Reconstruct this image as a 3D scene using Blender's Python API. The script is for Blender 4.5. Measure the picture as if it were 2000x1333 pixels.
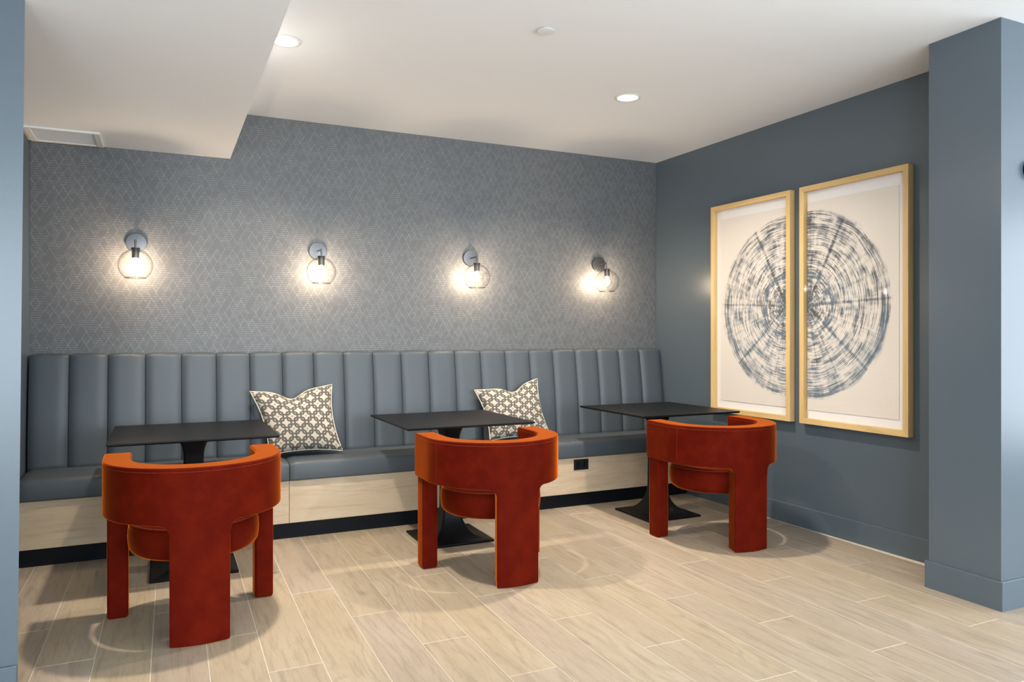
import bpy, bmesh, math, random
from mathutils import Vector, Matrix
PI = math.pi
for o in list(bpy.data.objects): bpy.data.objects.remove(o)
SC = bpy.context.scene; COL = SC.collection
random.seed(7)

# ------------------------------------------------------------------ camera
YAW = 25.2
cam = bpy.data.cameras.new('camera'); co = bpy.data.objects.new('camera', cam); COL.objects.link(co)
co.location = (0, 0, 1.27); co.rotation_euler = (PI/2, 0, -math.radians(YAW))
cam.sensor_width = 36; cam.lens = 1460/2000*36; cam.shift_y = -12.5/2000
cam.clip_start = 0.05; cam.clip_end = 60
SC.camera = co

# ------------------------------------------------------------------ light, world, exposure
SC.view_settings.view_transform = 'Standard'; SC.view_settings.look = 'None'
SC.view_settings.gamma = 1; SC.view_settings.use_curve_mapping = False
SC.view_settings.exposure = 0.22
W_WINDOW = 265.0     # daylight through the big windows behind the camera
W_SIDE = 140.0       # daylight through the side windows, right of the near pier
W_DOWN = 33.0        # each ceiling downlight
S_BULB = 2700.0      # filaments of the sconce bulbs
w = bpy.data.worlds.new('world'); SC.world = w; w.use_nodes = True
w.node_tree.nodes['Background'].inputs[0].default_value = (0.62, 0.78, 1.0, 1)
w.node_tree.nodes['Background'].inputs[1].default_value = 1.0

def area(name, loc, rot, sx, sy, power, color, spread=180, shape='RECTANGLE', parent=None):
    L = bpy.data.lights.new(name, 'AREA'); L.shape = shape; L.size = sx
    if shape == 'RECTANGLE': L.size_y = sy
    L.energy = power; L.color = color; L.spread = math.radians(spread)
    o = bpy.data.objects.new(name, L); COL.objects.link(o); o.location = loc; o.rotation_euler = rot
    if parent: o.parent = parent
    return o
area('window_daylight', (2.6, -3.15, 1.45), (PI/2+.28, 0, 0), 5.6, 2.2, W_WINDOW, (0.79, 0.90, 1.0))
area('left_pier_fill', (-1.55, -3.15, 1.35), (PI/2, 0, 0), 1.5, 2.3, 150.0, (0.80, 0.91, 1.0))  # added unseen fill, reflected in the left pier and lifting the left side
area('side_window_daylight', (6.9, -0.4, 1.4), (PI/2+.40, 0, PI/2), 4.0, 2.2, W_SIDE, (0.86, 0.94, 1.0))

# ------------------------------------------------------------------ node helpers
class NG:
    def __init__(s, name):
        s.m = bpy.data.materials.new(name); s.m.use_nodes = True
        s.t = s.m.node_tree; s.t.nodes.clear()
        s.out = s.t.nodes.new('ShaderNodeOutputMaterial')
    def n(s, ty, **k):
        x = s.t.nodes.new(ty)
        for a, b in k.items(): setattr(x, a, b)
        return x
    def l(s, a, b):
        if isinstance(a, bpy.types.NodeSocket): s.t.links.new(a, b)
        elif isinstance(b.default_value, float) or isinstance(b.default_value, int): b.default_value = a
        else:
            v = list(a) if not isinstance(a, (int, float)) else [a]*3
            if len(b.default_value) == 4 and len(v) == 3: v.append(1)
            b.default_value = v
    def ma(s, op, a, b=None, c=None, clamp=False):
        x = s.n('ShaderNodeMath', operation=op, use_clamp=clamp); s.l(a, x.inputs[0])
        if b is not None: s.l(b, x.inputs[1])
        if c is not None: s.l(c, x.inputs[2])
        return x.outputs[0]
    def vm(s, op, a, b=None):
        x = s.n('ShaderNodeVectorMath', operation=op); s.l(a, x.inputs[0])
        if b is not None: s.l(b, x.inputs[1])
        return x.outputs['Value'] if op in ('LENGTH', 'DOT_PRODUCT', 'DISTANCE') else x.outputs[0]
    def sep(s, v):
        x = s.n('ShaderNodeSeparateXYZ'); s.l(v, x.inputs[0]); return x.outputs
    def comb(s, a, b, c=0.0):
        x = s.n('ShaderNodeCombineXYZ'); s.l(a, x.inputs[0]); s.l(b, x.inputs[1]); s.l(c, x.inputs[2]); return x.outputs[0]
    def co(s, k='Object'): return s.n('ShaderNodeTexCoord').outputs[k]
    def noise(s, v, sc=5., det=3., rough=.5, dist=0.):
        x = s.n('ShaderNodeTexNoise'); s.l(v, x.inputs['Vector']); s.l(sc, x.inputs['Scale'])
        s.l(det, x.inputs['Detail']); s.l(rough, x.inputs['Roughness']); s.l(dist, x.inputs['Distortion'])
        return x.outputs[0]
    def white(s, v):
        x = s.n('ShaderNodeTexWhiteNoise'); s.l(v, x.inputs['Vector']); return x.outputs['Value']
    def step(s, v, lo, hi, a=0., b=1.):
        x = s.n('ShaderNodeMapRange', interpolation_type='SMOOTHSTEP'); s.l(v, x.inputs[0])
        for i, q in enumerate((lo, hi, a, b)): s.l(q, x.inputs[i+1])
        return x.outputs[0]
    def mix(s, f, a, b, mode='MIX'):
        x = s.n('ShaderNodeMix', data_type='RGBA', blend_type=mode); s.l(f, x.inputs['Factor'])
        s.l(a, x.inputs[6]); s.l(b, x.inputs[7]); return x.outputs[2]
    def bump(s, h, st=.2, d=.01):
        x = s.n('ShaderNodeBump'); s.l(h, x.inputs['Height']); x.inputs['Strength'].default_value = st
        x.inputs['Distance'].default_value = d; return x.outputs[0]
    def bsdf(s, color, rough=.5, normal=None, **k):
        b = s.n('ShaderNodeBsdfPrincipled'); s.l(color, b.inputs['Base Color']); s.l(rough, b.inputs['Roughness'])
        if normal is not None: s.l(normal, b.inputs['Normal'])
        for a, v in k.items(): s.l(v, b.inputs[a.replace('_', ' ')])
        s.t.links.new(b.outputs[0], s.out.inputs[0]); return s.m

def plain(name, c, rough=.5, **k):
    g = NG(name); return g.bsdf(c, rough, **k)

def paint(name, c, rough=.45, bs=.06):
    g = NG(name); v = g.co('Object')
    return g.bsdf(c, rough, g.bump(g.noise(v, 180, 2), bs, .002))

M = {}
PAINT = (0.090, 0.117, 0.138)
M['wall'] = paint('slate_wall_paint', PAINT, .29)
M['ceil'] = paint('white_ceiling_paint', (.87, .89, .91), .75, .04)
M['white'] = paint('white_enamel', (.82, .82, .80), .4, .02)
M['rear'] = paint('pale_rear_wall_paint', (.62, .64, .65), .7)
M['black'] = plain('black_laminate', (.004, .004, .005), .42, Specular_IOR_Level=.18)
M['plinth'] = plain('black_plinth', (.003, .004, .006), .5, Specular_IOR_Level=.15)
M['outlet'] = plain('black_plastic', (.004, .004, .005), .4)
M['slot'] = plain('dark_slot', (.001, .001, .001), .8)
M['grout'] = paint('pale_grout', (.66, .60, .50), .85, .1)
M['mat'] = paint('white_mat_board', (.86, .85, .84), .8, .03)
M['metal'] = plain('dark_gunmetal', (.15, .15, .155), .34, Metallic=1.0)
M['steel'] = plain('brushed_steel', (.62, .63, .64), .3, Metallic=1.0)
M['pale'] = plain('satin_silver', (.55, .56, .57), .4, Metallic=.3)
M['piping'] = plain('cream_piping', (.72, .66, .54), .8)
M['edge'] = plain('paper_edge_line', (.42, .43, .43), .7)

def wood(name, base, dark, light, axis=1, rough=.45, grain=1.0, cath=1.0, knots=False):
    """axis = index of the grain direction in object space"""
    g = NG(name); p = g.co('Object'); rnd = g.n('ShaderNodeObjectInfo').outputs['Random']
    off = g.comb(g.ma('MULTIPLY', rnd, 37.), g.ma('MULTIPLY', rnd, 91.), g.ma('MULTIPLY', rnd, 13.))
    p = g.vm('ADD', p, off)
    sc = [1., 1., 1.]; sc[axis] = .075
    q = g.vm('MULTIPLY', p, sc)
    sc2 = [1., 1., 1.]; sc2[axis] = .2
    q2 = g.vm('MULTIPLY', p, sc2)
    fine = g.noise(q, 260*grain, 3, .6)
    mid = g.noise(q, 45*grain, 4, .6, .3)
    big = g.noise(q2, 6.0, 3, .55, .4)
    rings = g.ma('SINE', g.ma('MULTIPLY', g.noise(q2, 3.2, 2, .5, .25), 120.*cath))
    rings = g.ma('MULTIPLY', g.step(rings, .2, 1.), g.step(big, .45, .62))
    t = g.step(big, .3, .7)
    c = g.mix(t, base, light)
    c = g.mix(g.ma('MULTIPLY', g.step(mid, .45, .75), .55), c, dark)
    c = g.mix(g.ma('MULTIPLY', g.step(fine, .5, .75), .35), c, dark)
    c = g.mix(g.ma('MULTIPLY', rings, .30), c, dark)
    if knots:
        kn = g.noise(g.vm('MULTIPLY', p, (1, .45, 1)), 5.5, 1, .3)
        c = g.mix(g.ma('MULTIPLY', g.step(kn, .79, .87), .65), c, (.13, .09, .06))
    val = g.ma('ADD', .96, g.ma('MULTIPLY', rnd, .08))
    c = g.mix(1.0, c, g.comb(val, val, g.ma('ADD', .96, g.ma('MULTIPLY', g.white(off), .06))), 'MULTIPLY')
    return g.bsdf(c, g.ma('ADD', rough, g.ma('MULTIPLY', fine, .12)), g.bump(g.ma('ADD', fine, mid), .12, .001))
M['floor'] = wood('pale_oak_plank_tile', (.40, .315, .222), (.25, .19, .13), (.45, .365, .268), 1, .42, knots=True)
M['oak'] = wood('light_oak_veneer', (.54, .41, .265), (.38, .27, .165), (.61, .475, .325), 0, .45, .8, .8)
M['maple'] = wood('maple_frame_wood', (.66, .44, .185), (.52, .33, .13), (.72, .50, .23), 2, .4, .7, .2)
M['maple_h'] = wood('maple_frame_rail_wood', (.66, .44, .185), (.52, .33, .13), (.72, .50, .23), 1, .4, .7, .2)

def wallpaper():
    g = NG('slate_wallpaper_with_fine_geometric_lines'); x, _, z = g.sep(g.co('Object'))
    S = .048; H = S*math.sqrt(3)/2; h = H/3; lw = .045
    r3 = math.sqrt(3)
    a = g.ma('DIVIDE', g.ma('SUBTRACT', x, g.ma('DIVIDE', z, r3)), S)
    b = g.ma('DIVIDE', z, H)
    fa, fb = g.ma('FRACT', a), g.ma('FRACT', b)
    up = g.ma('GREATER_THAN', g.ma('ADD', fa, fb), 1.)
    rnd = g.white(g.comb(g.ma('FLOOR', a), g.ma('FLOOR', b), up))
    c0 = g.ma('DIVIDE', z, h)
    c1 = g.ma('DIVIDE', g.ma('SUBTRACT', g.ma('MULTIPLY', x, r3/2), g.ma('MULTIPLY', z, .5)), h)
    c2 = g.ma('DIVIDE', g.ma('ADD', g.ma('MULTIPLY', x, r3/2), g.ma('MULTIPLY', z, .5)), h)
    def line(c, lw=.045):
        d = g.ma('ABSOLUTE', g.ma('SUBTRACT', g.ma('FRACT', g.ma('ADD', c, .5)), .5))
        return g.step(d, lw, lw*2.0, 1., 0.)
    rh = g.white(g.comb(g.ma('FLOOR', a), g.ma('FLOOR', b), 7.)); rk = g.white(g.comb(g.ma('FLOOR', b), g.ma('FLOOR', a), 3.))
    s0 = g.ma('LESS_THAN', rnd, .55); s1 = g.ma('LESS_THAN', rh, .62); s2 = g.ma('LESS_THAN', rk, .62)
    ink = g.ma('MAXIMUM', g.ma('MULTIPLY', line(c0, .06), s0), g.ma('MAXIMUM', g.ma('MULTIPLY', line(g.ma('DIVIDE', c1, 3.), .019), s1), g.ma('MULTIPLY', line(g.ma('DIVIDE', c2, 3.), .019), s2)))
    wv = g.noise(g.comb(g.ma('MULTIPLY', x, 8.), g.ma('MULTIPLY', z, 160.)), 6., 3)
    vary = g.step(g.noise(g.comb(x, z), 55., 2), .35, .6, .35, 1.)
    base = g.mix(wv, (.088, .092, .095), (.126, .130, .132))
    c = g.mix(g.ma('MULTIPLY', g.ma('MULTIPLY', ink, vary), .50), base, (.34, .355, .365))
    return g.bsdf(c, .5, g.bump(ink, .15, .001))
M['paper'] = wallpaper()

def leather():
    g = NG('blue_grey_leather'); v = g.co('Object')
    n = g.noise(v, 320, 2)
    return g.bsdf((.066, .080, .092), g.ma('ADD', .44, g.ma('MULTIPLY', n, .08)), g.bump(n, .08, .001))
M['leather'] = leather()
def velvet():
    g = NG('rust_orange_velvet'); v = g.co('Object')
    n = g.noise(v, 9, 4, .6); f = g.noise(v, 420, 2)
    c = g.mix(g.step(n, .35, .7), (.080, .0036, .0006), (.108, .0062, .0009))
    m = g.bsdf(c, .75, g.bump(f, .25, .0015), Sheen_Weight=1.0, Sheen_Roughness=.28)
    b = [x for x in g.t.nodes if x.type == 'BSDF_PRINCIPLED'][0]
    b.inputs['Sheen Tint'].default_value = (1, .22, .02, 1); b.inputs['Specular IOR Level'].default_value = .05
    return m
M['velvet'] = velvet()
M['seam'] = plain('rust_velvet_seam', (.17, .02, .005), .8)

def cushion_print():
    g = NG('cream_fabric_with_grey_link_print'); uv = g.co('UV'); P = 0.096
    p = g.vm('MULTIPLY', uv, (1/P, 1/P, 1))
    x, y, _ = g.sep(p)
    def ring(ox, oy):
        fx = g.ma('SUBTRACT', g.ma('FRACT', g.ma('ADD', x, ox)), .5); fy = g.ma('SUBTRACT', g.ma('FRACT', g.ma('ADD', y, oy)), .5)
        r = .15; b = .365-r
        dx = g.ma('MAXIMUM', g.ma('SUBTRACT', g.ma('ABSOLUTE', fx), b), 0.); dy = g.ma('MAXIMUM', g.ma('SUBTRACT', g.ma('ABSOLUTE', fy), b), 0.)
        d = g.ma('SUBTRACT', g.vm('LENGTH', g.comb(dx, dy)), r)
        return g.step(g.ma('ABSOLUTE', d), .058, .080, 1., 0.)
    def dot(ox, oy, rad):
        fx = g.ma('SUBTRACT', g.ma('FRACT', g.ma('ADD', x, ox)), .5); fy = g.ma('SUBTRACT', g.ma('FRACT', g.ma('ADD', y, oy)), .5)
        return g.step(g.vm('LENGTH', g.comb(fx, fy)), rad*.8, rad, 1., 0.)
    ink = g.ma('MAXIMUM', ring(.5, .5), ring(0., 0.))
    weave = g.noise(uv, 700, 2)
    c = g.mix(ink, (.54, .465, .365), (.070, .063, .053))
    c = g.mix(g.ma('MULTIPLY', dot(.5, .5, .085), .8), c, (.22, .18, .14))
    c = g.mix(g.ma('MULTIPLY', weave, .25), c, (.35, .32, .28))
    return g.bsdf(c, .9, g.bump(weave, .2, .001))
M['print'] = cushion_print()

def art():
    g = NG('cream_paper_with_ink_rings'); _, y, z = g.sep(g.co('Object'))
    R = .615
    v = g.comb(y, z); rr = g.vm('LENGTH', v)
    wob = g.ma('MULTIPLY', g.ma('SUBTRACT', g.noise(v, 5., 2), .5), .02)
    r = g.ma('ADD', rr, wob)
    safe = g.ma('MAXIMUM', rr, .001)
    cx, sy = g.ma('DIVIDE', y, safe), g.ma('DIVIDE', z, safe)
    th = g.ma('ARCTAN2', z, y)
    def pol(kr, kt, det=3., ro=.55): return g.noise(g.comb(g.ma('MULTIPLY', r, kr), g.ma('MULTIPLY', cx, kt), g.ma('MULTIPLY', sy, kt)), 1., det, ro)
    fine = pol(330., 2.4, 2., .6); streak = pol(75., 3.2, 3.); patch = pol(17., 5.0, 3.); wide = pol(7., 1.2, 1.)
    dash = pol(9., 17., 3.)
    spoke = 0.
    def sp(a, wdt, amt):
        # |angle difference| through the cosine, cheap and seam-free
        d = g.ma('ADD', g.ma('MULTIPLY', cx, math.cos(a)), g.ma('MULTIPLY', sy, math.sin(a)))
        perp = g.ma('ABSOLUTE', g.ma('SUBTRACT', g.ma('MULTIPLY', z, math.cos(a)), g.ma('MULTIPLY', y, math.sin(a))))
        s1 = g.step(perp, wdt*.3, wdt, amt, 0.)
        return g.ma('MULTIPLY', s1, g.step(d, .2, .4))
    tot = None
    for a, wd, am in ((62, .016, .30), (3, .010, .22), (-42, .012, .22), (-62, .009, .12), (-18, .008, .10), (92, .05, .20), (118, .016, .30), (178, .012, .26), (222, .014, .26), (242, .009, .12), (200, .008, .10), (-78, .01, .12), (258, .01, .12)):
        q = sp(math.radians(a), wd, am); tot = q if tot is None else g.ma('MAXIMUM', tot, q)
    ringb = g.ma('MAXIMUM', g.step(g.ma('ABSOLUTE', g.ma('SUBTRACT', r, .20)), .012, .035, .26, 0.), g.ma('MULTIPLY', g.step(g.ma('ABSOLUTE', g.ma('SUBTRACT', r, .575)), .012, .04, .22, 0.), g.step(z, -.1, .25, 1., .25)))
    core = g.step(r, .02, .20, .30, 0.)
    dens = g.ma('ADD', g.ma('MULTIPLY', g.ma('SUBTRACT', fine, .5), 2.1), g.ma('MULTIPLY', g.ma('SUBTRACT', streak, .5), 1.3))
    dens = g.ma('ADD', dens, g.ma('MULTIPLY', g.ma('SUBTRACT', patch, .5), 1.0))
    dens = g.ma('ADD', dens, g.ma('MULTIPLY', g.ma('SUBTRACT', dash, .5), .7))
    dens = g.ma('ADD', dens, g.ma('ADD', tot, g.ma('ADD', ringb, core)))
    ink = g.step(dens, -.10, .26)
    edge = g.step(g.ma('ADD', r, g.ma('MULTIPLY', g.ma('SUBTRACT', streak, .5), .07)), R-.012, R+.006, 1., 0.)
    ink = g.ma('MULTIPLY', ink, edge)
    blue = g.step(g.ma('ADD', wide, g.ma('MULTIPLY', z, -.5)), .38, .72)
    blue = g.ma('MAXIMUM', blue, g.ma('MULTIPLY', ringb, 3.), clamp=True)
    inkc = g.mix(blue, (.035, .04, .052), (.075, .135, .195))
    inkc = g.mix(g.step(dens, .1, .6, .30, 0.), inkc, (.40, .42, .44))
    wash = g.ma('MULTIPLY', g.ma('MULTIPLY', edge, g.step(patch, .4, .75)), .35)
    fib = g.noise(v, 90, 4)
    base = g.mix(fib, (.76, .69, .61), (.82, .755, .675))
    base = g.mix(wash, base, (.42, .46, .50))
    return g.bsdf(g.mix(g.ma('MULTIPLY', ink, .93), base, inkc), .85, g.bump(fib, .06, .001))
M['art'] = art()

def glass(name, tint=(1, 1, 1), ior=1.45, boost=1.0):
    g = NG(name); lw = g.n('ShaderNodeLayerWeight'); lw.inputs[0].default_value = .5
    f0 = ((ior-1)/(ior+1))**2
    fr = g.ma('ADD', f0, g.ma('MULTIPLY', g.ma('POWER', lw.outputs['Facing'], 4.), 1-f0))
    tr = g.n('ShaderNodeBsdfTransparent'); tr.inputs[0].default_value = (*tint, 1)
    gl = g.n('ShaderNodeBsdfGlossy'); gl.inputs['Roughness'].default_value = 0.0
    mx = g.n('ShaderNodeMixShader'); g.l(g.ma('MULTIPLY', fr, boost, clamp=True), mx.inputs[0])
    g.t.links.new(tr.outputs[0], mx.inputs[1]); g.t.links.new(gl.outputs[0], mx.inputs[2]); g.t.links.new(mx.outputs[0], g.out.inputs[0])
    return g.m
M['glass'] = glass('clear_globe_glass', (.985, .985, .98), 1.42, 1.0)
M['rim'] = glass('polished_glass_rim', (.72, .72, .72), 1.5, 1.0)
M['pane'] = glass('picture_glass', (.99, .99, .99), 1.35, .8)
def emit(name, c, s):
    g = NG(name); e = g.n('ShaderNodeEmission'); e.inputs[0].default_value = (*c, 1); e.inputs[1].default_value = s
    g.t.links.new(e.outputs[0], g.out.inputs[0]); return g.m
M['filament'] = emit('glowing_filament', (1.0, .74, .51), S_BULB)
def bulb_glass():
    g = NG('lit_bulb_glass'); e = g.n('ShaderNodeEmission'); e.inputs[0].default_value = (1, .86, .68, 1); e.inputs[1].default_value = 4.0
    t = g.n('ShaderNodeBsdfTransparent'); a = g.n('ShaderNodeAddShader')
    g.t.links.new(e.outputs[0], a.inputs[0]); g.t.links.new(t.outputs[0], a.inputs[1]); g.t.links.new(a.outputs[0], g.out.inputs[0]); return g.m
M['bulb'] = bulb_glass()
M['lens'] = emit('downlight_lens_glow', (1.0, .95, .88), 12.0)

# ------------------------------------------------------------------ object helpers
def obj(name, bm, mat, parent=None, smooth=None, bevel=None, seg=2, loc=None):
    me = bpy.data.meshes.new(name); bmesh.ops.recalc_face_normals(bm, faces=bm.faces); bm.to_mesh(me); bm.free()
    if mat: me.materials.append(mat)
    o = bpy.data.objects.new(name, me); COL.objects.link(o)
    if parent: o.parent = parent
    if loc: o.location = loc
    if bevel:
        b = o.modifiers.new('bevel', 'BEVEL'); b.width = bevel; b.segments = seg; b.limit_method = 'ANGLE'; b.angle_limit = math.radians(35)
    if smooth:
        for f in me.polygons: f.use_smooth = True
        if smooth != 'all':
            wn = o.modifiers.new('wn', 'WEIGHTED_NORMAL'); wn.keep_sharp = False
    return o
def box(bm, x0, x1, y0, y1, z0, z1):
    vs = [bm.verts.new((x, y, z)) for x in (x0, x1) for y in (y0, y1) for z in (z0, z1)]
    for f in ((0, 1, 3, 2), (4, 6, 7, 5), (0, 4, 5, 1), (2, 3, 7, 6), (0, 2, 6, 4), (1, 5, 7, 3)): bm.faces.new([vs[i] for i in f])
    return vs
def boxo(name, d, mat, parent=None, bevel=None, seg=2, smooth=None):
    bm = bmesh.new(); box(bm, *d); return obj(name, bm, mat, parent, bevel=bevel, seg=seg, smooth=smooth)
def prism(bm, pts, z0, z1):
    """vertical prism on a footprint; z0 / z1 may be per-point footprints"""
    a = [bm.verts.new((p[0], p[1], z0)) for p in pts]; b = [bm.verts.new((p[-2] if len(p) == 4 else p[0], p[-1] if len(p) == 4 else p[1], z1)) for p in pts]
    n = len(pts); bm.faces.new(a); bm.faces.new(b[::-1])
    for i in range(n): bm.faces.new((a[i], a[(i+1) % n], b[(i+1) % n], b[i]))
def lathe(bm, prof, n=32, cen=(0, 0, 0), close=False):
    """profile of (radius, z); radius 0 makes a pole"""
    rings = []
    for r, z in prof:
        if r < 1e-6: rings.append([bm.verts.new((cen[0], cen[1], cen[2]+z))])
        else: rings.append([bm.verts.new((cen[0]+r*math.cos(2*PI*i/n), cen[1]+r*math.sin(2*PI*i/n), cen[2]+z)) for i in range(n)])
    pr = list(zip(rings, rings[1:]))
    if close: pr.append((rings[-1], rings[0]))
    for A, B in pr:
        for i in range(n):
            j = (i+1) % n
            f = [A[i % len(A)], A[j % len(A)], B[j % len(B)], B[i % len(B)]]
            u = []
            for v in f:
                if v not in u: u.append(v)
            if len(u) > 2: bm.faces.new(u)
def tube(bm, pts, r, n=8, closed=False):
    pts = [Vector(p) for p in pts]; N = len(pts); rings = []
    for i, p in enumerate(pts):
        a = pts[(i-1) % N] if (i or closed) else p; b = pts[(i+1) % N] if (i < N-1 or closed) else p
        d = (b-a).normalized(); up = Vector((0, 0, 1)) if abs(d.z) < .9 else Vector((0, 1, 0))
        s = d.cross(up).normalized(); t = s.cross(d)
        rings.append([bm.verts.new(p + r*(math.cos(2*PI*k/n)*s + math.sin(2*PI*k/n)*t)) for k in range(n)])
    for i in range(N if closed else N-1):
        A, B = rings[i], rings[(i+1) % N]
        for k in range(n): bm.faces.new((A[k], A[(k+1) % n], B[(k+1) % n], B[k]))
    if not closed: bm.faces.new(rings[0]); bm.faces.new(rings[-1][::-1])
def empty(name, loc, rz, label, cat, group=None):
    o = bpy.data.objects.new(name, None); COL.objects.link(o); o.location = loc; o.rotation_euler = (0, 0, rz)
    o.empty_display_size = .1
    return tag(o, label, cat, group)
def tag(o, label, cat, group=None):
    o['label'] = label; o['category'] = cat
    if group: o['group'] = group
    return o
def struct(o, label=None):
    o['kind'] = 'structure'
    if label: o['label'] = label
    return o
def dup(root, loc, rz, label):
    r = root.copy(); COL.objects.link(r); r.location = loc; r.rotation_euler = (0, 0, rz); r['label'] = label
    for ch in root.children:
        c = ch.copy(); COL.objects.link(c); c.parent = r
        for gch in ch.children:
            d = gch.copy(); COL.objects.link(d); d.parent = c
    return r

# ------------------------------------------------------------------ room shell
YB = 5.23; ZC = 2.73; ZS = 2.425; XL = -.705; ZERO = 0.0
def xr(y): return 3.815 + .0155*(YB-y)          # right wall, a hair out of square
bm = bmesh.new(); box(bm, -3.2, 7.2, -3.4, YB+.15, -.12, -.0006)
floor = struct(obj('floor', bm, M['grout']), 'pale oak-look plank tile floor with light grout')
bm = bmesh.new(); box(bm, -3.2, 7.2, -3.4, YB+.15, ZC, ZC+.12)
ceil = struct(obj('ceiling', bm, M['ceil']), 'flat white painted ceiling')
bm = bmesh.new(); prism(bm, [(-.43-2.77, YB, -3.2, YB), (-3.2, -3.2, -3.2, -3.2), (.392, -3.2, .392, -3.2), (.4155, YB, .4155, YB)], ZS, ZC)
struct(obj('trim_1', bm, M['ceil']), 'dropped white soffit over the left table')
bm = bmesh.new(); box(bm, -3.2, 4.2, YB, YB+.15, -.012, ZC)
wb = struct(obj('wall_back', bm, M['wall']), 'back wall behind the bench')
bm = bmesh.new(); v = box(bm, XL+.006, .4155, YB-.002, YB, .45, ZS)
box(bm, .4155, xr(YB)-.008, YB-.002, YB, .45, ZC-.0005)
wp = obj('wallpaper', bm, M['paper'], wb)
bm = bmesh.new(); box(bm, -.9, XL, 3.205, YB, -.012, ZS); struct(obj('wall_left', bm, M['wall']), 'left wall strip at the end of the bench')
bm = bmesh.new(); prism(bm, [(xr(2.45), 2.45), (4.2, 2.45), (4.2, YB), (xr(YB), YB)], -.012, ZC)
wr = struct(obj('wall_right', bm, M['wall']), 'slate right wall with the two framed prints')
bm = bmesh.new(); prism(bm, [(3.495, 2.15), (7.2, 2.15), (7.2, 2.507), (3.495, 2.507)], -.012, ZC)
wnr = struct(obj('wall_near_right', bm, M['wall']), 'projecting slate pier right of the prints')
# near left pier: plumb is a hair off, splayed reveal
bm = bmesh.new(); prism(bm, [(-.445, 3.05, -.4225, 3.05), (-.474, 3.20, -.4515, 3.20), (-3.2, 3.20, -3.2, 3.20), (-3.2, 3.05, -3.2, 3.05)], -.012, ZS)
struct(obj('wall_near_left', bm, M['wall']), 'near slate pier at the left edge')
# baseboards
def base_profile(name, p, q, nrm, parent=None, h=.135, th=.014):
    bm = bmesh.new(); p = Vector(p); q = Vector(q); n_ = Vector(nrm)
    a, b = p + n_*th, q + n_*th
    lo = [p, q, b, a]
    v0 = [bm.verts.new((c.x, c.y, 0)) for c in lo]; v1 = [bm.verts.new((c.x, c.y, h if i < 2 else h-.004)) for i, c in enumerate(lo)]
    bm.faces.new(v0); bm.faces.new(v1[::-1])
    for i in range(4): bm.faces.new((v0[i], v0[(i+1) % 4], v1[(i+1) % 4], v1[i]))
    return struct(obj(name, bm, M['wall'], parent, bevel=.002))
base_profile('baseboard_right', (xr(YB)-.0, 4.80), (xr(2.507), 2.507), (-1, 0))
bm = bmesh.new(); prism(bm, [(3.481, 2.136), (7.2, 2.136), (7.2, 2.15), (3.495, 2.15), (3.495, 2.507), (3.495, 2.507+.014), (3.481, 2.507+.014)], 0, .135)
struct(obj('baseboard_near_right', bm, M['wall'], bevel=.002))
bm = bmesh.new(); box(bm, -3.2, -.4455, 3.036, 3.05, 0, .135); struct(obj('baseboard_near_left', bm, M['wall'], bevel=.002))
# the unseen part of the room behind the camera, with its windows
bm = bmesh.new()
for d in ((-3.2, -2.35, -3.4, -3.2, 0, ZC), (-.75, -.3, -3.4, -3.2, 0, ZC), (-2.35, -.75, -3.4, -3.2, 2.55, ZC), (5.6, 7.2, -3.4, -3.2, 0, ZC), (-.3, 5.6, -3.4, -3.2, 0, .3), (-.3, 5.6, -3.4, -3.2, 2.6, ZC)): box(bm, *d)
struct(obj('wall_front', bm, M['rear']))
bm = bmesh.new()
for d in ((7.0, 7.2, -3.2, -2.5, 0, ZC), (7.0, 7.2, 1.7, 2.136, 0, ZC), (7.0, 7.2, -2.5, 1.7, 0, .25), (7.0, 7.2, -2.5, 1.7, 2.55, ZC)): box(bm, *d)
struct(obj('wall_side_right', bm, M['rear']))
bm = bmesh.new(); box(bm, -3.35, -3.2, -3.2, 3.05, 0, ZC); struct(obj('wall_side_left', bm, M['rear']))
for i, (x0, x1) in enumerate(((-.3, 1.67), (1.67, 3.63), (3.63, 5.6))):
    bm = bmesh.new()
    for d in ((x0, x0+.05, -3.34, -3.26, .3, 2.6), (x1-.05, x1, -3.34, -3.26, .3, 2.6), (x0+.05, x1-.05, -3.34, -3.26, .3, .35), (x0+.05, x1-.05, -3.34, -3.26, 2.55, 2.6)): box(bm, *d)
    struct(obj('window_%d' % (i+1), bm, M['white']))

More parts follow.
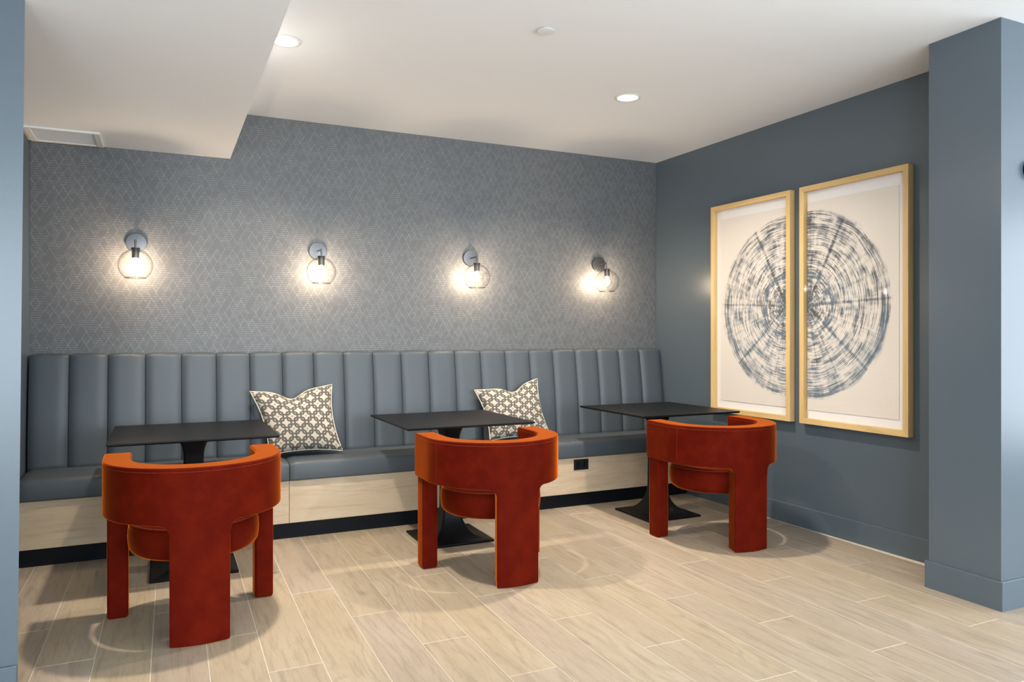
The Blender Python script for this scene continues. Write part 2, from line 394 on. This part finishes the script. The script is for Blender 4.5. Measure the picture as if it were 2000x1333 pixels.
# ------------------------------------------------------------------ floor planks (laid one by one, third-bond)
GW, GL, X0, TL = .2018, 1.25, .374, .012
rest = bmesh.new(); cnt = 0
def plank_poly(x0, x1, y0, y1):
    g = .0013
    def P(x, y): return (x + TL*(y-3.388), y)
    e = .0018
    return [P(x0+g, y0+e), P(x1-g, y0+e), P(x1-g, y1-e), P(x0+g, y1-e)]
for k in range(-17, 33):
    xa = X0 + GW*k; xb = xa + GW
    ph = 2.93 - .4167*k
    ph = ph - math.floor((ph+3.2)/GL)*GL     # first joint above y = -3.2
    ys = [ph + GL*i for i in range(-1, 9)]
    lim = 4.92 if xb < 3.80 else (2.44 if xa > 3.79 else 4.92)
    for y0, y1 in zip(ys, ys[1:]):
        a, b = max(y0, -3.15), min(y1, lim)
        if xb > 3.46: b = b if (xb < 3.80) else min(b, 2.12 if xa > 3.8 else 4.92)
        if b-a < .04: continue
        if xb < XL+.02: 
            b = min(b, 3.03)
            if b-a < .04: continue
        xe = min(xb, 3.848) if b > 2.2 else xb
        xs = max(xa, XL) if b > 3.03 else xa
        near = b > .75 and xs > -1.3 and xe < 5.0
        pts = plank_poly(xs, xe, a, b)
        if near:
            bm = bmesh.new(); cx_, cy_ = (xs+xe)/2, (a+b)/2
            dz = random.uniform(-.0002, .0002)
            prism(bm, [(p[0]-cx_, p[1]-cy_) for p in pts], -.0012, dz)
            o = obj('plank', bm, M['floor'], floor, bevel=.0005, seg=1); o.location = (cx_, cy_, 0); cnt += 1
        else: prism(rest, pts, -.0014, 0)
ro = obj('plank_field', rest, M['floor'], floor); ro['kind'] = 'stuff'

# ------------------------------------------------------------------ banquette bench
BX0, BX1 = XL+.008, xr(YB)-.012
bench = empty('banquette_bench', ((BX0+BX1)/2, 4.98, 0), 0, 'long built-in bench with channel-tufted blue-grey leather back on pale oak fronts', 'bench')
bcx, bcy = (BX0+BX1)/2, 4.98
def bp(d): return (d[0]-bcx, d[1]-bcx, d[2]-bcy, d[3]-bcy, d[4], d[5])
boxo('plinth', bp((BX0, BX1, 4.81, 5.20, 0, .102)), M['plinth'], bench)
segs = [BX0, .724, 2.15, BX1]
for a, b in zip(segs, segs[1:]):
    boxo('front_panel', bp((a+.0012, b-.0012, 4.782, 4.80, .100, .362)), M['oak'], bench, bevel=.0015)
def seat_cushion(a, b):
    bm = bmesh.new(); nx, R = 40, .030
    y0, y1, z0, z1 = 4.762, 5.150, .362, .482
    prof = [(y1, z0+.002), (y0+.012, z0)] + [(y0+.012-.012*math.sin(t), z0+.012-.012*math.cos(t)) for t in (PI/6, PI/3, PI/2)]
    prof += [(y0+R-R*math.cos(t), z1-R+R*math.sin(t)) for t in (0.001, PI/8, PI/4, 3*PI/8, PI/2)]
    prof += [(y0+.08, z1+.004), (y0+.18, z1+.008), (y0+.28, z1+.008), (y1, z1+.004)]
    cyc, czc = (y0+y1)/2, (z0+z1)/2
    rows = []
    for i in range(nx+1):
        x = a + (b-a)*i/nx
        e = min(x-a, b-x); s = 1 - (.018*max(0, 1-e/.02)**2)/.06
        x = x
        rows.append([bm.verts.new((x-bcx, cyc+(y-cyc)*(1-.03*max(0, 1-e/.02)**2)-bcy, z0+(z-z0)*(1-.10*max(0, 1-e/.03)**2))) for y, z in prof])
    for A, B in zip(rows, rows[1:]):
        for k in range(len(prof)-1): bm.faces.new((A[k], A[k+1], B[k+1], B[k]))
        bm.faces.new((A[-1], A[0], B[0], B[-1]))
    bm.faces.new(rows[0]); bm.faces.new(rows[-1][::-1])
    return obj('seat_cushion', bm, M['leather'], bench, smooth='all', bevel=.004)
for a, b in zip(segs, segs[1:]): seat_cushion(a+.001, b-.001)
CH = (BX1-BX0)/22
def channel_mesh():
    bm = bmesh.new(); nx, nz = 14, 14; hw = CH/2-.0006
    zb, zt = .455, 1.155
    G = []
    # profile over the front and over the top, bottom -> top -> back
    prof = [(5.215, zb), (5.085, zb)]
    for i in range(1, nz):
        t = i/nz; z = zb+.01+(zt-.035-zb-.01)*t
        prof.append((5.085 + .075*((z-zb)/(zt-zb)) - .010*math.sin(PI*t), z))
    for t in (0., .25, .5, .75, 1.): prof.append((5.157+.028*(1-math.cos(t*PI/2)), zt-.028+.028*math.sin(t*PI/2)))
    prof += [(5.215, zt)]
    for i in range(nx+1):
        s = -1+2*i/nx; s = math.copysign(1-(1-abs(s))**1.7, s); f = 1-abs(s)**5
        row = []
        for y, z in prof:
            fr = min(1, max(0, (5.215-y)/.05)); top = min(1, max(0, (z-(zt-.05))/.05))
            row.append(bm.verts.new((s*hw, y-5.215+.000 - (.020*f-.012)*fr, z - .010*(1-f)*top)))
        G.append(row)
    for A, B in zip(G, G[1:]):
        for k in range(len(prof)-1): bm.faces.new((A[k], A[k+1], B[k+1], B[k]))
        bm.faces.new((A[-1], A[0], B[0], B[-1]))
    bm.faces.new(G[0]); bm.faces.new(G[-1][::-1])
    return bm
ch0 = obj('back_channel', channel_mesh(), M['leather'], bench, smooth='all')
ch0.data.polygons[-1].use_smooth = False; ch0.data.polygons[-2].use_smooth = False
for i in range(22):
    c = ch0 if i == 0 else ch0.copy()
    if i: COL.objects.link(c); c.parent = bench
    c.location = (BX0+CH*(i+.5)-bcx, 5.215-bcy, 0)

# power outlet in the oak front
ot = empty('power_outlet', (2.813, 4.782, .310), 0, 'small black power outlet in the oak bench front', 'outlet')
boxo('cover_plate', (-.062, .062, -.006, 0, -.039, .039), M['outlet'], ot, bevel=.002)
for s in (-1, 1):
    bm = bmesh.new(); box(bm, s*.028-.015, s*.028+.015, -.0085, -.006, -.022, .022)
    so = obj('socket', bm, M['plinth'], ot, bevel=.002)
    bm = bmesh.new()
    for dz in (-.009, .009): box(bm, s*.028-.007, s*.028+.002, -.0090, -.0085, dz-.0012, dz+.0012)
    obj('slot', bm, M['slot'], so)

# ------------------------------------------------------------------ pedestal tables
def make_table():
    t = empty('pedestal_table', (0, 0, 0), 0, '', 'table', 'black square pedestal tables along the bench')
    bm = bmesh.new(); h, z1, z0 = .40, .745, .731
    bot = [bm.verts.new((x*(h-.009), y*(h-.009), z0)) for x, y in ((-1, -1), (1, -1), (1, 1), (-1, 1))]
    mid = [bm.verts.new((x*h, y*h, z0+.006)) for x, y in ((-1, -1), (1, -1), (1, 1), (-1, 1))]
    top = [bm.verts.new((x*h, y*h, z1)) for x, y in ((-1, -1), (1, -1), (1, 1), (-1, 1))]
    bm.faces.new(bot); bm.faces.new(top[::-1])
    for A, B in ((bot, mid), (mid, top)):
        for i in range(4): bm.faces.new((A[i], A[(i+1) % 4], B[(i+1) % 4], B[i]))
    obj('tabletop', bm, M['black'], t, bevel=.0012)
    # flared column: square section, concave ridged flare at foot and head
    bm = bmesh.new(); rings = []
    prof = [(.215, 0.), (.215, .012), (.205, .014)]
    for i in range(1, 13):
        a = i/12*PI/2; prof.append((.205-(.205-.052)*math.sin(a)**.85, .014+.20*(1-math.cos(a))))
    prof.append((.050, .40))
    for i in range(0, 11):
        a = i/10*PI/2; prof.append((.050+.075*(1-math.cos(a)), .60+.131*math.sin(a)))
    for r, z in prof:
        rd = min(r*.25, .02); pts = []
        if z <= .014: rd = .004
        for q, (sx, sy) in enumerate(((1, 1), (-1, 1), (-1, -1), (1, -1))):
            for j in range(4):
                a = q*PI/2 + j/3*PI/2
                pts.append((sx*(r-rd)+rd*math.cos(a), sy*(r-rd)+rd*math.sin(a), z))
        rings.append([bm.verts.new(p) for p in pts])
    for A, B in zip(rings, rings[1:]):
        for i in range(16): bm.faces.new((A[i], A[(i+1) % 16], B[(i+1) % 16], B[i]))
    bm.faces.new(rings[0]); bm.faces.new(rings[-1][::-1])
    o = obj('pedestal', bm, M['black'], t, smooth=True)
    return t
tb = make_table(); tb.location = (.165, 4.445, 0)
tb['label'] = 'black square pedestal table at the left end of the bench, under the soffit'
dup(tb, (1.643, 4.415, 0), 0, 'middle black square pedestal table, with a patterned cushion behind its corner')
dup(tb, (3.198, 4.372, 0), 0, 'black square pedestal table in the right corner, beside the framed prints')

# ------------------------------------------------------------------ velvet chairs
RO, RI, ARM = .370, .258, .20      # outer, inner radius of the U and length of the straight arms
def upath(s, r, R=RO):
    """s = signed arc length along the outer U, 0 at the back centre; returns x, y at radius r"""
    half = R*PI/2; sg = 1 if s >= 0 else -1; a = abs(s)
    if a <= half:
        t = a/R; return sg*r*math.sin(t), -r*math.cos(t)
    return sg*r, (a-half)
def make_chair():
    c = empty('velvet_armchair', (0, 0, 0), 0, '', 'chair', 'rust velvet three-legged armchairs')
    half = RO*PI/2; end = half+ARM; LW = .120; FR = .045; ZB, ZT = .495, .728
    cols = sorted(set([round(x, 5) for x in
        [LW*i/6 for i in range(7)] + [LW+FR*(1-math.cos(i/6*PI/2)) for i in range(7)] + [LW+FR+(half-LW-FR)*i/14 for i in range(1, 15)] + [half+ARM*i/5 for i in range(1, 6)]]))
    cols = [-x for x in cols[:0:-1]] + cols
    def zb(s):
        a = abs(s)
        if a <= LW+1e-6: return ZB-FR
        if a < LW+FR: return ZB-FR+math.sqrt(max(0, FR**2-(LW+FR-a)**2))
        return ZB
    bm = bmesh.new(); O, I = [], []
    for s in cols:
        zs = [zb(s)] + [ZB+(ZT-ZB)*k/4 for k in range(1, 5)]
        leg = abs(s) <= LW+1e-6
        def col(r, ins):
            x, y = upath(s, r); L = []
            for z in zs: L.append(bm.verts.new((x, y, z)))
            if leg:
                L = [bm.verts.new((x*(.97 if 0 else 1), y, 0.0)), bm.verts.new((x, y, .22))] + L
            return L
        O.append((leg, col(RO, 0))); I.append((leg, col(RI, 0)))
    def band(C, flip=False):
        for (la, A), (lb, B) in zip(C, C[1:]):
            a, b = A[-5:], B[-5:]
            for k in range(4):
                f = (a[k], b[k], b[k+1], a[k+1]); bm.faces.new(f[::-1] if flip else f)
            if la and lb:
                a, b = A[:3], B[:3]
                for k in range(2): bm.faces.new((a[k], b[k], b[k+1], a[k+1]))
    band(O); band(I, True)
    n = len(cols)
    for i in range(n-1):
        (la, A), (lb, B), (_, a), (_, b) = O[i], O[i+1], I[i], I[i+1]
        bm.faces.new((A[-1], B[-1], b[-1], a[-1]))
        if la and lb: bm.faces.new((A[0], B[0], b[0], a[0]))
        else: bm.faces.new((A[-5], B[-5], b[-5], a[-5]))
        if la and not lb:
            for k in range(2): bm.faces.new((A[k], A[k+1], a[k+1], a[k]))
        if lb and not la:
            for k in range(2): bm.faces.new((B[k], B[k+1], b[k+1], b[k]))
    for i in (0, n-1):
        A, a = O[i][1], I[i][1]
        for k in range(4): bm.faces.new((A[k], A[k+1], a[k+1], a[k]))
    # round the arm ends a little
    back = obj('backrest', bm, M['velvet'], c, smooth=True, bevel=.017, seg=4)
    # seams
    def uline(r, z, lim=end-.02, n_=60): return [(*upath(-lim+2*lim*i/n_, r), z) for i in range(n_+1)]
    bm = bmesh.new(); tube(bm, uline(RO-.0012, ZT-.017), .0017, 6); obj('seam', bm, M['seam'], back)
    bm = bmesh.new(); tube(bm, uline(RI+.0012, ZT-.017), .0017, 6); obj('seam', bm, M['seam'], back)
    for sg in (-1, 1):
        x, y = upath(sg*.0, RO)
    for s in (-.47, .47):
        x, y = upath(s, RO-.0010)
        bm = bmesh.new(); tube(bm, [(x, y, ZB+.02), (x, y, ZT-.02)], .0013, 6); obj('seam', bm, M['seam'], back)
    # front legs
    for sg in (-1, 1):
        bm = bmesh.new(); x0, x1 = sorted((sg*.270, sg*.356))
        box(bm, x0, x1, .095, ARM-.004, 0, .505)
        lo = obj('leg', bm, M['velvet'], c, smooth=True, bevel=.014, seg=3)
    # seat drum
    bm = bmesh.new(); r, z0, z1, q = .272, .315, .463, .042
    prof = [(0, z0)] + [(r*.5, z0), (r-q, z0)] + [(r-q+q*math.sin(t), z0+q-q*math.cos(t)) for t in (PI/8, PI/4, 3*PI/8, PI/2)]
    prof += [(r+.002, (z0+z1)/2)] + [(r-q+q*math.cos(t), z1-q+q*math.sin(t)) for t in (0., PI/8, PI/4, 3*PI/8, PI/2)] + [(r*.6, z1+.007), (r*.3, z1+.010), (0, z1+.011)]
    lathe(bm, prof, 48, (0, .0, 0)); st = obj('seat', bm, M['velvet'], c, smooth='all')
    bm = bmesh.new(); tube(bm, [((r-.010)*math.cos(2*PI*i/48), (r-.010)*math.sin(2*PI*i/48), z1-.010) for i in range(48)], .0018, 6, True); obj('seam', bm, M['seam'], st)
    return c
ch = make_chair(); ch.location = (.143, 3.672, 0); ch.rotation_euler = (0, 0, math.radians(1))
ch['label'] = 'rust orange velvet armchair nearest the camera, at the left table'
dup(ch, (1.638, 3.757, 0), math.radians(0), 'rust orange velvet armchair at the middle table, in front of the patterned cushion')
dup(ch, (3.155, 3.718, 0), math.radians(-3), 'rust orange velvet armchair at the right table, below the framed prints')

# ------------------------------------------------------------------ cushions
def make_cushion(corners, notch, rot, label, uvo=(0, 0), nx0=.5):
    TL_, TR_, BR_, BL_ = [Vector(p) for p in corners]
    cen = (TL_+TR_+BR_+BL_)/4; base = Vector((cen.x, cen.y, .49))
    nrm = ((TR_-BL_).cross(TL_-BR_)).normalized()
    if nrm.y > 0: nrm = -nrm
    root = empty('throw_cushion', base, 0, label, 'cushion', 'patterned throw cushions on the bench')
    N = 28; bm = bmesh.new(); uvl = bm.loops.layers.uv.new('UVMap'); F = {}
    def pt(u, v):
        # concave sides, pointed corners
        p = BL_*(1-u)*(1-v)+BR_*u*(1-v)+TR_*u*v+TL_*(1-u)*v
        cu, cv = 2*u-1, 2*v-1
        p = p + (cen-p)*0  # keep
        inu = .030*(1-cv*cv)*cu; inv = .022*(1-cu*cu)*cv
        ex = ((BR_-BL_)+(TR_-TL_)).normalized(); ez = ((TL_-BL_)+(TR_-BR_)).normalized()
        p = p - ex*inu - ez*inv
        k = math.exp(-((u-nx0)/.15)**2)*max(0, (v-.45)/.55)**2*1.1
        p = p - ez*notch*k
        return p
    for side in (1, -1):
        V = {}
        for i in range(N+1):
            for j in range(N+1):
                u, v = i/N, j/N; cu, cv = 2*u-1, 2*v-1
                w_ = (max(0, 1-cu**2)*max(0, 1-cv**2))
                th = .082*w_**.42
                cr = math.exp(-((u-nx0)/.07)**2)*max(0, (v-.62)/.38)**1.5
                th *= 1-.45*cr
                th += .004*math.sin(9*u+5*v)*w_
                edge = i in (0, N) or j in (0, N)
                if edge and side == -1: V[i, j] = F[i, j]; continue
                p = pt(u, v) + nrm*side*th - base
                V[i, j] = bm.verts.new(p)
                if side == 1: F[i, j] = V[i, j]
        for i in range(N):
            for j in range(N):
                ids = [(i, j), (i+1, j), (i+1, j+1), (i, j+1)]
                if side == -1: ids = ids[::-1]
                f = bm.faces.new([V[q] for q in ids]); f.smooth = True
                for lp, q in zip(f.loops, ids):
                    a, b = q[0]/N*.50, q[1]/N*.46
                    c_, s_ = math.cos(rot), math.sin(rot)
                    lp[uvl].uv = (a*c_-b*s_+uvo[0], a*s_+b*c_+uvo[1])
    o = obj('cover', bm, M['print'], root, smooth='all')
    ring = [pt(i/N, 0) for i in range(N)] + [pt(1, j/N) for j in range(N)] + [pt(1-i/N, 1) for i in range(N)] + [pt(0, 1-j/N) for j in range(N)]
    bm = bmesh.new(); tube(bm, [p-base for p in ring], .0035, 6, True); obj('piping', bm, M['piping'], root, smooth='all')
    return root
make_cushion([(.520, 5.055, .905), (1.045, 5.065, .935), (1.085, 4.92, .507), (.62, 4.92, .507)], .050, math.radians(4),
             'grey and cream link-patterned cushion beside the left table', (.02, .03), .47)
make_cushion([(2.075, 5.055, .865), (2.595, 5.065, .935), (2.64, 4.92, .507), (2.14, 4.92, .507)], .045, math.radians(14),
             'grey and cream link-patterned cushion behind the middle table', (.05, .01), .58)

# ------------------------------------------------------------------ framed prints on the right wall
def make_picture(y0, y1, z0, z1, ycen, label):
    yc = (y0+y1)/2; ang = math.atan(.0155); D = .045; Fw = .035
    root = empty('framed_print', (xr(yc)-.001, yc, (z0+z1)/2), ang, label, 'picture', 'pair of maple framed prints on the right wall')
    hw, hh = (y1-y0)/2, (z1-z0)/2
    fr = bmesh.new()
    def mitre(kind, mat):
        bm = bmesh.new()
        if kind[0] == 'v':
            s = 1 if kind[1] == '+' else -1
            prof = [(s*hw, -hh), (s*hw, hh), (s*(hw-Fw), hh-Fw), (s*(hw-Fw), -hh+Fw)]
        else:
            s = 1 if kind[1] == '+' else -1
            prof = [(-hw, s*hh), (hw, s*hh), (hw-Fw, s*(hh-Fw)), (-hw+Fw, s*(hh-Fw))]
        a = [bm.verts.new((0, p[0], p[1])) for p in prof]; b = [bm.verts.new((-D, p[0], p[1])) for p in prof]
        bm.faces.new(a); bm.faces.new(b[::-1])
        for i in range(4): bm.faces.new((a[i], a[(i+1) % 4], b[(i+1) % 4], b[i]))
        obj('frame_rail', bm, mat, root, bevel=.0008, seg=1)
    fr.free()
    for k, m in (('v+', M['maple']), ('v-', M['maple']), ('h+', M['maple_h']), ('h-', M['maple_h'])): mitre(k, m)
    boxo('mat_board', (-.010, -.002, -hw+Fw-.002, hw-Fw+.002, -hh+Fw-.002, hh-Fw+.002), M['mat'], root)
    # paper floats on the board, its origin at the centre of the printed disc
    py = ycen-yc; pz = 1.462-(z0+z1)/2
    mg, mt, mb = .045, .068, .055
    bm = bmesh.new()
    lo, hi = -hw+Fw+mg, hw-Fw-mg
    if abs(py-hi) < .12: hi = py
    if abs(py-lo) < .12: lo = py
    box(bm, 0, .0025, lo-py, hi-py, -hh+Fw+mb-pz, hh-Fw-mt-pz)
    p = obj('print_sheet', bm, M['art'], root); p.location = (-.0145, py, pz)
    boxo('glass_pane', (-.0395, -.0380, -hw+Fw-.002, hw-Fw+.002, -hh+Fw-.002, hh-Fw+.002), M['pane'], root)
    return root
make_picture(3.716, 4.493, .690, 2.234, 3.775, 'left maple framed print, left half of the inked ring disc')
make_picture(2.856, 3.637, .690, 2.234, 3.598, 'right maple framed print, right half of the inked ring disc')

# ------------------------------------------------------------------ sconces
def make_sconce():
    c = empty('wall_sconce', (0, 0, 0), 0, '', 'lamp', 'globe sconces on the wallpaper')
    def lathe_y(name, prof, mat, parent=c, n=40):
        bm = bmesh.new(); lathe(bm, prof, n)
        bmesh.ops.rotate(bm, verts=bm.verts, cent=(0, 0, 0), matrix=Matrix.Rotation(PI/2, 3, 'X'))
        return obj(name, bm, mat, parent, smooth=True)
    lathe_y('backplate', [(0, 0), (.059, 0), (.060, .002), (.060, .016), (.058, .018), (0, .018)], M['metal'])
    d = .135
    bm = bmesh.new(); tube(bm, [(0, -.016, 0), (0, -d, 0)], .0055, 12); tube(bm, [(0, -d, .0055), (0, -d, -.045)], .0055, 12)
    obj('arm', bm, M['metal'], c, smooth=True, bevel=.0005)
    zt = -.056; R = .098; zc = zt-R+.004
    bm = bmesh.new(); lathe(bm, [(0, zt+.012), (.024, zt+.012), (.026, zt+.010), (.026, zt+.004), (0, zt+.004)], 24, (0, -d, 0)); obj('cap', bm, M['metal'], c, smooth=True)
    bm = bmesh.new(); lathe(bm, [(0, zt+.004), (.021, zt+.004), (.021, zt-.048), (.019, zt-.052), (0, zt-.052)], 24, (0, -d, 0)); obj('socket', bm, M['metal'], c, smooth=True)
    a0, a1 = math.radians(14), math.radians(180-37.6)
    outp = [(R*math.sin(a0+(a1-a0)*i/30), zc+R*math.cos(a0+(a1-a0)*i/30)) for i in range(31)]
    inn = [(r*(R-.002)/R, zc+(z-zc)*(R-.002)/R) for r, z in outp[::-1]]
    bm = bmesh.new(); lathe(bm, outp+inn, 48, (0, -d, 0), close=True); obj('glass_globe', bm, M['glass'], c, smooth='all')
    bm = bmesh.new(); tube(bm, [(R*math.sin(a1)*math.cos(2*PI*i/48), -d+R*math.sin(a1)*math.sin(2*PI*i/48), zc+R*math.cos(a1)) for i in range(48)], .0022, 8, True); obj('glass_rim', bm, M['rim'], c, smooth='all')
    bm = bmesh.new(); zb = zt-.050
    lathe(bm, [(0, zb), (.010, zb), (.013, zb-.010), (.020, zb-.028), (.0235, zb-.043), (.022, zb-.056), (.014, zb-.067), (0, zb-.071)], 20, (0, -d, 0))
    bo = obj('bulb', bm, M['bulb'], c, smooth='all')
    bm = bmesh.new(); lathe(bm, [(0, zb-.030), (.006, zb-.034), (.0085, zb-.042), (.006, zb-.050), (0, zb-.054)], 12, (0, -d, 0)); obj('filament', bm, M['filament'], bo, smooth='all')
    return c
sc = make_sconce(); ZL = 1.843
sx = [-.136, .980, 2.111, 3.236]
labs = ['clear globe sconce under the soffit, leftmost above the left table', 'clear globe sconce above the left cushion, second from the left wall',
        'clear globe sconce above the middle table and its cushion', 'clear globe sconce nearest the right corner and framed prints']
for i, x in enumerate(sx):
    if i == 0: sc.location = (x, YB-.002, ZL); sc['label'] = labs[0]
    else: dup(sc, (x, YB-.002, ZL), 0, labs[i])
# round steel fixture on the near pier, cut by the frame edge
t = empty('wall_disc', (3.703, 2.15, 2.045), 0, 'round steel wall fixture at the right edge, on the near pier', 'fixture')
bm = bmesh.new(); lathe(bm, [(0, 0), (.046, 0), (.046, .020), (.044, .022), (0, .022)], 40); bmesh.ops.rotate(bm, verts=bm.verts, cent=(0, 0, 0), matrix=Matrix.Rotation(PI/2, 3, 'X')); obj('rim', bm, M['black'], t, smooth=True)
bm = bmesh.new(); lathe(bm, [(0, .022), (.0415, .022), (.041, .0245), (0, .026)], 40); bmesh.ops.rotate(bm, verts=bm.verts, cent=(0, 0, 0), matrix=Matrix.Rotation(PI/2, 3, 'X')); obj('face', bm, M['pale'], t, smooth=True)

# ------------------------------------------------------------------ ceiling fittings
def make_downlight():
    c = empty('downlight', (0, 0, 0), 0, '', 'ceiling light', 'round recessed downlights')
    bm = bmesh.new(); lathe(bm, [(.062, 0), (.080, 0), (.080, -.003), (.064, -.006), (.062, -.004)], 40, close=True); obj('trim_ring', bm, M['white'], c, smooth=True)
    bm = bmesh.new(); lathe(bm, [(0, 0), (.0625, 0), (.0625, -.004), (0, -.0045)], 40); obj('lens', bm, M['lens'], c, smooth='all')
    area('downlight_beam', (0, 0, -.010), (0, 0, 0), .11, 0, W_DOWN, (1.0, .89, .75), 140, 'DISK', c)
    return c
dl = make_downlight(); dl.location = (.561, 3.84, ZC); dl['label'] = 'glowing recessed ceiling downlight tight against the soffit edge'
dup(dl, (2.60, 3.855, ZC), 0, 'glowing recessed ceiling downlight above the right half of the alcove')
dt = empty('sprinkler_cover', (1.669, 3.168, ZC), 0, 'small flat white sprinkler cover plate on the ceiling', 'sprinkler')
bm = bmesh.new(); lathe(bm, [(0, -.010), (.041, -.010), (.042, -.0085), (.042, -.0075), (0, -.0075)], 40); obj('cover_disc', bm, M['white'], dt, smooth=True)
bm = bmesh.new(); lathe(bm, [(0, 0), (.034, 0), (.034, -.0075), (0, -.0075)], 32); obj('recess_collar', bm, M['edge'], dt)
# air vent in the soffit
vx0, vx1, vy0, vy1 = -.690, -.312, 4.862, 5.200
vt = empty('air_vent', ((vx0+vx1)/2, (vy0+vy1)/2, ZS), 0, 'white louvred air vent in the soffit, top left', 'vent')
hx, hy = (vx1-vx0)/2, (vy1-vy0)/2
bm = bmesh.new()
for d in ((-hx, -hx+.035, -hy, hy), (hx-.035, hx, -hy, hy), (-hx+.035, hx-.035, -hy, -hy+.03), (-hx+.035, hx-.035, hy-.03, hy)): box(bm, d[0], d[1], d[2], d[3], -.012, 0)
obj('frame', bm, M['white'], vt, bevel=.003)
boxo('backing', (-hx+.035, hx-.035, -hy+.03, hy-.03, -.002, -.0005), M['mat'], vt)
for i in range(18):
    y = -hy+.036+(2*hy-.072)*i/17
    bm = bmesh.new(); vs = [bm.verts.new(p) for p in ((-hx+.035, y-.006, -.010), (hx-.035, y-.006, -.010), (hx-.035, y+.006, -.003), (-hx+.035, y+.006, -.003), (-hx+.035, y-.006, -.0085), (hx-.035, y-.006, -.0085), (hx-.035, y+.006, -.0015), (-hx+.035, y+.006, -.0015))]
    for f in ((0, 1, 2, 3), (4, 7, 6, 5), (0, 4, 5, 1), (3, 2, 6, 7), (0, 3, 7, 4), (1, 5, 6, 2)): bm.faces.new([vs[q] for q in f])
    obj('louvre', bm, M['white'], vt)
print('planks', cnt)
